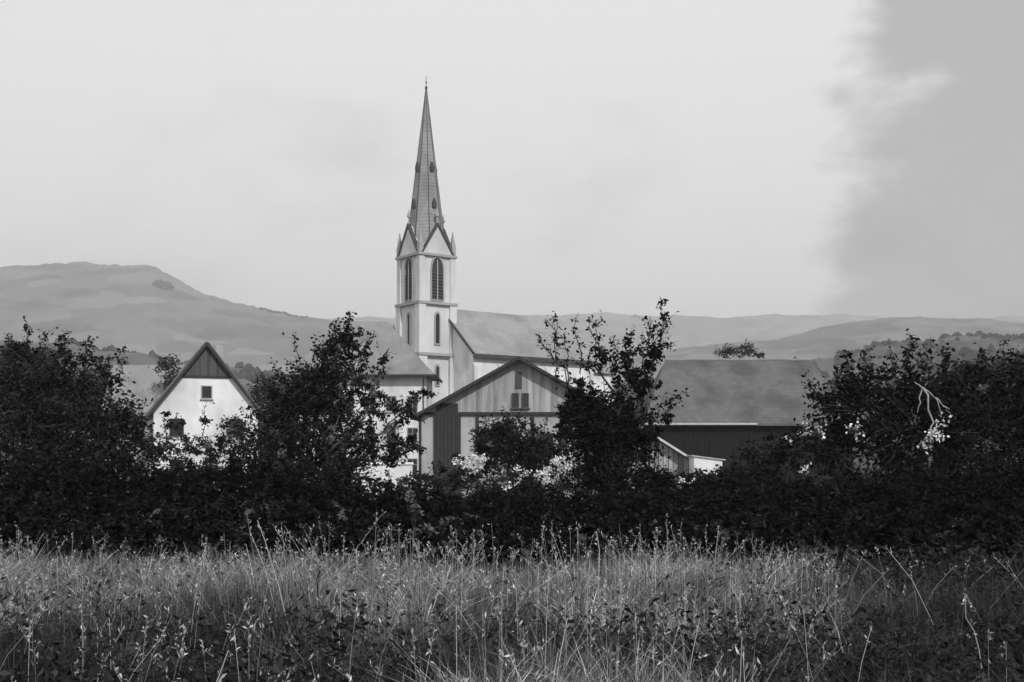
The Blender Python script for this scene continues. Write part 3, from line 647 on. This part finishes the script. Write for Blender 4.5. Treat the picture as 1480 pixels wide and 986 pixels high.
tree('fruit_tree', 'ragged tree with upright sprigs rising above the barn roof, right of centre', 'tree', 875, 30,
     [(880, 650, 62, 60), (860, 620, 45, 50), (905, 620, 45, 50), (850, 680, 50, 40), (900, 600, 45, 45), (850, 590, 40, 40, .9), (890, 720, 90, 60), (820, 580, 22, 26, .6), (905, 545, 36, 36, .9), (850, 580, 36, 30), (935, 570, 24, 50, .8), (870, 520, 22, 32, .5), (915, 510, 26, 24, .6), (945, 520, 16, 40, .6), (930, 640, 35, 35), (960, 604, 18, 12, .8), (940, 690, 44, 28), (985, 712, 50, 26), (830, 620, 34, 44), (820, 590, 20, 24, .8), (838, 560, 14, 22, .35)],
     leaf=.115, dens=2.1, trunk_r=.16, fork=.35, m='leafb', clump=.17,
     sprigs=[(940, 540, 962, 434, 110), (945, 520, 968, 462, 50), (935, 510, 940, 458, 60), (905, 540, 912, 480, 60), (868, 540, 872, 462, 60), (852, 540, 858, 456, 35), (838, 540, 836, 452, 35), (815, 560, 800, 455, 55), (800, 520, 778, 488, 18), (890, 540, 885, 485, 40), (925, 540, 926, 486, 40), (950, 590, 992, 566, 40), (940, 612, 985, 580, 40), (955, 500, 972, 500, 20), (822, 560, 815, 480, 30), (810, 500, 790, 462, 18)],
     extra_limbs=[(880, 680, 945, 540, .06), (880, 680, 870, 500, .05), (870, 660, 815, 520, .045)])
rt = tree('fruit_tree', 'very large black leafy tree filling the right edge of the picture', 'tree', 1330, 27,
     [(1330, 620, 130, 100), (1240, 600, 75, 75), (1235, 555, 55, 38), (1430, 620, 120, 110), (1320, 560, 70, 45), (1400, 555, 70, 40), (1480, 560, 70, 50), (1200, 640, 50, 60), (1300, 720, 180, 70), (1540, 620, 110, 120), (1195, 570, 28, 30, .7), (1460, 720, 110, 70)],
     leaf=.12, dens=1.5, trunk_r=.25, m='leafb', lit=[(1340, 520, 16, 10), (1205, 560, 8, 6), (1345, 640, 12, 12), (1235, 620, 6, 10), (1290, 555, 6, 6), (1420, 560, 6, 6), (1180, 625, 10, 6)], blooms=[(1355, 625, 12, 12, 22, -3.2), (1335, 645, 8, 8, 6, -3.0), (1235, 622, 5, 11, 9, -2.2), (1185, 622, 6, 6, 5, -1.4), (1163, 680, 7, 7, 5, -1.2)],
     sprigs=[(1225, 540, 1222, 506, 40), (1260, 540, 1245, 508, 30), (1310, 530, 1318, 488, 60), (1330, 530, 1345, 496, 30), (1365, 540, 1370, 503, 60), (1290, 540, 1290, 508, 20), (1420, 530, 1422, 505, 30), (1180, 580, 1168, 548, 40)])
O = np.array(rt.location)
sg = []
for (a, b, c2, d, r0) in ((1333, 560, 1326, 596, .035), (1333, 560, 1352, 575, .04), (1352, 575, 1360, 598, .03), (1352, 575, 1372, 592, .03), (1333, 560, 1322, 552, .03), (1362, 584, 1374, 600, .02), (1333, 560, 1345, 640, .05)):
    V_, F_ = chain(curve(P(a, b, 22.4), P(c2, d, 22.5), r0*.45, r0*.2, 5, .2)); npmesh('dead_branch', V_-O, F_, M['palebark'], rt, True)

tree('elder_bush', 'round dark bush in front of the barn gable, white flowers at its foot', 'bush', 745, 42,
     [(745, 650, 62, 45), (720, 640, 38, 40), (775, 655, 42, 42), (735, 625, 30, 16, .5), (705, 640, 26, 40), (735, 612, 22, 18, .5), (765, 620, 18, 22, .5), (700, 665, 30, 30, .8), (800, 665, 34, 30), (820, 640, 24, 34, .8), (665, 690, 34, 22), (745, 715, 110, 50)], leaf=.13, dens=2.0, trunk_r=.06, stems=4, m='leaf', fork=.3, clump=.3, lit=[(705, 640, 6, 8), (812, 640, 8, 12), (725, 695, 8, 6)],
     blooms=[(686, 672, 15, 12, 90, -3.2), (810, 667, 22, 11, 140, -3.2), (784, 690, 13, 13, 60, -3.4), (758, 690, 6, 18, 22, -3.2), (728, 700, 10, 8, 14, -3.4), (660, 668, 12, 5, 12, -3)],
     sprigs=[(735, 620, 728, 590, 25), (755, 620, 750, 596, 25), (780, 630, 792, 604, 20), (710, 640, 700, 606, 25), (690, 650, 682, 622, 20)])
tree('elder_bush', 'dark bush with pale blossoms, between the lean-to and the large right tree', 'bush', 1100, 34,
     [(1040, 705, 45, 34), (1105, 670, 55, 40), (1145, 650, 35, 38), (1060, 690, 40, 25), (1100, 730, 110, 45), (1120, 630, 22, 16, .5)], leaf=.12, dens=1.6, trunk_r=.06, stems=4, m='leafb', fork=.3, blooms=[(1160, 625, 8, 7, 22, -1.6), (1140, 632, 4, 4, 3, -1.6)])
tree('elder_bush', 'low dark bush under the slope of the lean-to roof, a few pale blossoms on it', 'bush', 985, 40,
     [(985, 700, 55, 28), (950, 690, 40, 30), (1020, 705, 40, 22), (985, 735, 80, 30)], leaf=.13, dens=1.4, trunk_r=.05, stems=3, m='leafb', fork=.3, blooms=[(990, 697, 14, 5, 24, -1.8)])
tree('garden_bush', 'dark garden bush hiding the foot of the white gabled house', 'bush', 290, 52,
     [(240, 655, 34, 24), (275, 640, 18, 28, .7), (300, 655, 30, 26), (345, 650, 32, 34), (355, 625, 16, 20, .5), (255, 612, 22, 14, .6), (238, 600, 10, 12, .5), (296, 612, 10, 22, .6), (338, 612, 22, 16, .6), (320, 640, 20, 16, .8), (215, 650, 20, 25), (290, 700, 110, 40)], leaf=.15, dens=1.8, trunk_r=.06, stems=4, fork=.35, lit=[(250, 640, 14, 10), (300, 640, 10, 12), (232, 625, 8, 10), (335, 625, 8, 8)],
     sprigs=[(296, 640, 294, 585, 26), (262, 640, 255, 600, 22), (325, 640, 322, 606, 20), (240, 640, 238, 604, 20)])
tree('garden_bush', 'dark low bush before the garden wall, left of the barn door', 'bush', 640, 46,
     [(640, 690, 45, 20), (610, 700, 40, 22), (570, 700, 50, 20), (665, 660, 14, 14, .4), (620, 735, 110, 35)], leaf=.14, dens=1.4, trunk_r=.05, stems=3, fork=.3)

tree('elder_bush', 'dark bush spreading along the foot of the tiny white shed', 'bush', 1035, 44,
     [(1030, 694, 36, 20), (1060, 690, 30, 24), (1010, 700, 26, 18), (1035, 730, 60, 30)], leaf=.13, dens=2.2, trunk_r=.05, stems=3, m='leafb', fork=.3)
tree('weed_clump', 'pale leafy weed clump trailing down the dark undergrowth below the garden wall', 'weeds', 600, 15.0,
     [(583, 700, 9, 8), (600, 738, 9, 14), (622, 766, 16, 8), (592, 718, 6, 10, .5)], leaf=.07, dens=1.0, trunk_r=.012, stems=3, m='leafm', fork=.6, clump=.1)
# distant village trees, a thing each
for px, D, bl, lab in (
    (245, 112, [(243, 528, 17, 16), (250, 550, 16, 24)], 'small round dark tree behind the left roof edge of the gabled house'),
    (384, 118, [(385, 560, 20, 26), (372, 575, 16, 24), (420, 590, 40, 30)], 'dark tree just right of the white gabled house'),
    (572, 200, [(569, 484, 9, 14), (572, 505, 12, 22)], 'narrow dark tree top touching the left side of the church tower'),
    (1066, 150, [(1050, 508, 20, 11), (1078, 506, 22, 10), (1098, 513, 12, 6), (1066, 530, 30, 16)], 'flat topped dark tree rising over the ridge of the long barn'),
    (150, 130, [(150, 560, 50, 22), (190, 562, 30, 18), (110, 560, 40, 22), (150, 600, 80, 30)], 'broad grey tree beyond the big tree at left'),
    (40, 140, [(20, 505, 26, 16), (60, 520, 34, 24), (0, 530, 40, 30), (40, 570, 80, 40)], 'tall grey tree behind the top of the left edge tree'),
    (1450, 120, [(1450, 535, 50, 24), (1400, 545, 50, 25), (1500, 530, 40, 26), (1450, 590, 100, 40)], 'tall dark tree behind the right edge tree'),
    (1180, 125, [(1185, 585, 28, 26), (1160, 600, 20, 22), (1210, 570, 30, 30)], 'dark tree hiding the right end of the long barn')):
    tree('village_tree', lab, 'tree', px, D, bl, leaf=.3, dens=2.6, trunk_r=.28, m='leaffar', clump=.5, per=18, group='trees among the village houses', fork=.3)

# dark undergrowth band behind the meadow, one mass
def thicket(name, label, rows, leaf, m):
    LB = []; TW = []
    for (D, x0, x1, top_, step, jit) in rows:
        px = x0
        while px < x1:
            tp = top_(px)+RNG.uniform(-jit, jit); zb_ = EYE*F/D+HY; h = (zb_-tp)/2
            rr = RNG.uniform(.8, 1.3)*step
            l, t, c = crown([(px, tp+h*.9, rr, h*1.0, 1.0, RNG.uniform(-1, 1))], D, leaf, 2.1, clump=.16, per=22, depth=.55); LB.append(l); TW += t
            px += step*RNG.uniform(.6, 1.1)
    LB = np.concatenate(LB); V2, F2 = leaves(LB, leaf, .55, .1)
    V3, F3 = tubes(TW, 3)
    o = npmesh(name, np.concatenate([V2, V3]), [F2, F3+len(V2)], M[m]); return tag(o, label, 'undergrowth', kind='stuff')
def interp(*pts):
    xs_, ys_ = zip(*pts); return lambda x: float(np.interp(x, xs_, ys_))
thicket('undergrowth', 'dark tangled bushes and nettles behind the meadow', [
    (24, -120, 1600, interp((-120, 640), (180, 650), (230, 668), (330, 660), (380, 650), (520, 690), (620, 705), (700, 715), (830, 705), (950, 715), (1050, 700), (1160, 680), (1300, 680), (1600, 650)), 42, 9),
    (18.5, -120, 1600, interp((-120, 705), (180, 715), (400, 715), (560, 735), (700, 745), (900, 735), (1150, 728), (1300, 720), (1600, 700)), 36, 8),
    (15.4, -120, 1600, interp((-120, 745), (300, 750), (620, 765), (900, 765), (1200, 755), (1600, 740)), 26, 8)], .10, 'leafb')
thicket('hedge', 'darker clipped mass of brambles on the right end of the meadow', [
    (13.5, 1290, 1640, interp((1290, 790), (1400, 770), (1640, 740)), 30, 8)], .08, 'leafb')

# ------------------------------------------------------------------ meadow grass
def dry_unshaded(X, D):           # where the meadow is dry pale grass (1) and where dark leafy growth, plus tree shade painted in at right (0)
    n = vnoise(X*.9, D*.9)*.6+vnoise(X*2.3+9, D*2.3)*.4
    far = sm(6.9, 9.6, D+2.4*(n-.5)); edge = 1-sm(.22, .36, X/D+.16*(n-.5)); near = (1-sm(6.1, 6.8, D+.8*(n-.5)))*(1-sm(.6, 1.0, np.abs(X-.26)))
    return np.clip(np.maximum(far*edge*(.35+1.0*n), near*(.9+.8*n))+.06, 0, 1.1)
def blades(n, d0, d1, h0, h1, wid, shade0, shade1, name, label, m, lean=.35, nseg=3, fn=None):
    D = np.sqrt(RNG.uniform(d0**2, d1**2, n)); X = RNG.uniform(-1, 1, n)*(D*.50+1.6); wide = RNG.random(n) < .16; X = np.where(wide, np.sign(X)*(D*.5+1.6+RNG.uniform(0, 4.5, n)**1.1), X)
    kx, ky = np.floor(X/.16), np.floor(D/.16); h1_ = np.modf(np.abs(np.sin(kx*12.9898+ky*78.233)*43758.5453))[0]; h2_ = np.modf(h1_*71.3)[0]
    g = RNG.random(n) < .75                                     # tufts
    X = np.where(g, (kx+h1_)*.16+RNG.normal(0, .03, n), X); D = np.where(g, (ky+h2_)*.16+RNG.normal(0, .03, n), D)
    G = .42; tx, ty = np.floor(X/G), np.floor(D/G); a1 = np.modf(np.abs(np.sin(tx*91.7+ty*27.3)*15731.7))[0]; a2 = np.modf(a1*53.7)[0]; a3 = np.modf(a1*317.9)[0]
    big = (RNG.random(n) < .5) & (a3 > .25)
    ox, oy = (tx+.2+.6*a1)*G, (ty+.2+.6*a2)*G; rr = np.abs(RNG.normal(0, .085, n)); ra = RNG.uniform(0, 6.28, n)
    X = np.where(big, ox+rr*np.cos(ra), X); D = np.where(big, oy+rr*np.sin(ra), D)
    q = vnoise(X*.7+3, D*.7); q2 = vnoise(X*2.6, D*2.6); dr = dry_unshaded(X, D)
    H = (h0+(h1-h0)*RNG.random(n)**1.3)*(.45+.55*q+.5*q2)*(.8+.3*h2_)
    H = np.where(big, H*(.65+.95*a2), H*.85)
    if fn is not None: H = H*fn(X, D)
    H = np.minimum(H, np.minimum(.85, (EYE-gz(X, D)-(115/F)*D))*RNG.uniform(.6, 1, n))
    az = np.where(g, h2_*6.28+RNG.normal(0, 1.1, n), RNG.uniform(0, 2*np.pi, n)); az = np.where(big, ra+RNG.normal(0, .4, n), az); ln = np.where(big, .25+.75*RNG.random(n), RNG.random(n)**1.5)*lean*H; wd = np.stack([np.cos(az), np.sin(az)], 1)
    sx = RNG.uniform(0, 2*np.pi, n); side = np.stack([np.cos(sx), np.sin(sx)*.5], 1)
    z0 = gz(X, D); vs = []; sh = []
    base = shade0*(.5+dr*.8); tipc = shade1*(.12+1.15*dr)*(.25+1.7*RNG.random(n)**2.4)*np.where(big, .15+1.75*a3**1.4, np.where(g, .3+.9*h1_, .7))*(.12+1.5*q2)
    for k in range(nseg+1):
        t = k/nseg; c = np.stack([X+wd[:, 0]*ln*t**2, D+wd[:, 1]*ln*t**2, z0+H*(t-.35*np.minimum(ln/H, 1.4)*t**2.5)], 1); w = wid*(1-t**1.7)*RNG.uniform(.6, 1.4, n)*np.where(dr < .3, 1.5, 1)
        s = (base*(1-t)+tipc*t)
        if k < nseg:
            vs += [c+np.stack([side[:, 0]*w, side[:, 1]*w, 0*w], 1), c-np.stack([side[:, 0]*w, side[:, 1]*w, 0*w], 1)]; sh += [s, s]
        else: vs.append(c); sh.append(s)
    nv = 2*nseg+1; V = np.stack(vs, 1).reshape(-1, 3); SH = np.stack(sh, 1).ravel(); k = (np.arange(n)*nv)[:, None]
    Q = [k+[[2*i, 2*i+1, 2*i+3, 2*i+2]] for i in range(nseg-1)]; T = k+[[2*nseg-2, 2*nseg-1, 2*nseg]]
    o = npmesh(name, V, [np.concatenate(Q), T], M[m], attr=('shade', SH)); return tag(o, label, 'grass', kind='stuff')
lowend = lambda x, d: np.clip(1.15-.05*np.maximum(d-9, 0), .5, 1.2)*(.55+.85*vnoise(x*.55+4, d*.45))
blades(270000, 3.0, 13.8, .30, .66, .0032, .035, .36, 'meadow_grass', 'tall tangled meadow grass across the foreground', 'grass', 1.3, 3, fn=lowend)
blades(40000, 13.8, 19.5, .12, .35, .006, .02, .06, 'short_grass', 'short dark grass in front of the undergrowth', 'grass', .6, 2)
def stalks(n, d0, d1, name, label):
    D = np.sqrt(RNG.uniform(d0**2, d1**2, n)); X = RNG.uniform(-1, 1, n)*(D*.5+1.2); keep = (RNG.random(n) < .12+dry_unshaded(X, D)*.5+.3*(vnoise(X*1.5, D*1.5+7) > .62)) & ~((X/D > .3) & (RNG.random(n) < .85)); X, D = X[keep], D[keep]; n = len(X)
    H = RNG.uniform(.3, .8, n)*lowend(X, D); az = RNG.uniform(0, 2*np.pi, n); ln = RNG.random(n)**1.5*.75*H; z0 = gz(X, D); L = []; VS = []; FS = []; o = 0
    for i in range(n):
        p = [np.array([X[i]+math.cos(az[i])*ln[i]*t**2, D[i]+math.sin(az[i])*ln[i]*t**2, z0[i]+H[i]*t*(1-.2*t*min(1, ln[i]/H[i]))]) for t in (0, .35, .7, 1)]
        r = RNG.uniform(.0011, .0024); v, f = chain([(p[k], p[k+1], r, r*.8) for k in range(3)], 3); VS.append(v); FS.append(f+o); o += len(v)
        m_ = RNG.integers(4, 14); t = RNG.uniform(.82, 1.02, (m_, 1)); L.append(p[2]+(p[3]-p[2])*((t-.7)/.3)+RNG.normal(0, .008, (m_, 3)))
        if i % 3 == 0: t = RNG.random((5, 1)); L.append(p[1]*(1-t)+p[2]*t+RNG.normal(0, .03, (5, 3)))
    V2, F2 = leaves(np.concatenate(L), .03, .3, -1.2)
    return tag(npmesh(name, np.concatenate(VS+[V2]), [np.concatenate(FS), F2+o], M['straw']), label, 'grass', kind='stuff')
stalks(4200, 3.2, 13, 'seed_stalks', 'pale dry seed stalks standing in the meadow')
def weeds(n):
    D = np.sqrt(RNG.uniform(3.0**2, 13.5**2, n)); X = RNG.uniform(-1, 1, n)*(D*.5+1.4); z = gz(X, D); L = []
    keep = RNG.random(n) < np.clip(1.05-dry_unshaded(X, D)*1.6, .06, 1); X, D, z = X[keep], D[keep], z[keep]
    for i in range(len(X)):
        h = RNG.uniform(.15, .62)*(.5+vnoise(X[i:i+1], D[i:i+1])[0]); m_ = 34; t = RNG.random((m_, 1)); L.append(np.array([X[i], D[i], z[i]])+np.concatenate([RNG.normal(0, .09, (m_, 2)), t*h], 1))
    V, F_ = leaves(np.concatenate(L), .06, .42, -.3); return tag(npmesh('meadow_weeds', V, F_, M['weed']), 'dark leafy weeds growing among the meadow grass', 'weeds', kind='stuff')
weeds(6500)
# a few single tall weeds that stand out
for px0, py0, px1, py1, D, r, head, lab in (
    (432, 870, 372, 752, 8.2, .006, 26, 'long pale bent weed stalk leaning left in the meadow'),
    (868, 900, 862, 768, 8.8, .006, 20, 'single upright thin stalk right of centre, taller than the grass'),
    (706, 800, 670, 762, 12.0, .006, 6, 'short pale stick leaning left before the dark undergrowth'),
    (463, 900, 461, 790, 8.6, .008, 16, 'dark upright stalk rising from the grass left of centre'),
    (245, 985, 330, 940, 4.8, .004, 12, 'pale grass stem bent low at the bottom left'),
    (1430, 930, 1395, 860, 6.5, .004, 10, 'thin stem in the shaded grass at the right edge')):
    a = np.array(P(px0, py0, D)); b = np.array(P(px1, py1, D)); a[2] = min(a[2], gz(a[0], D)+.1)-.08
    O = a.copy(); root = empty('weed_stalk', a, 0, lab, 'weed')
    V, Fq = chain(curve(a, b, r, r*.6, 6, .12, .03), 5); npmesh('stem', V-O, Fq, M['straw' if 'dark' not in lab else 'weed'], root, True)
    t = RNG.uniform(.6, 1, (head, 1)); Lf = a*(1-t)+b*t+RNG.normal(0, .018, (head, 3)); V, Fq = leaves(Lf, .035, .35, -.6); npmesh('leaves', V-O, Fq, M['straw' if 'dark upright' not in lab else 'weed'], root)

# ------------------------------------------------------------------ haze over the valley
hz = MB().box(-9500, -600, -6, 9500, 9500, 640).build('haze', None); tag(hz, kind='stuff', label='thin pale summer haze over the valley', cat='haze')
hm = bpy.data.materials.new('haze'); hm.use_nodes = True; t = hm.node_tree; t.nodes.clear()
o = N(t, 'ShaderNodeOutputMaterial'); v = N(t, 'ShaderNodeVolumePrincipled'); v.inputs['Density'].default_value = .00024; v.inputs['Color'].default_value = (.96, .96, .96, 1); v.inputs['Anisotropy'].default_value = 0.0
t.links.new(v.outputs[0], o.inputs['Volume']); hz.data.materials.clear(); hz.data.materials.append(hm)
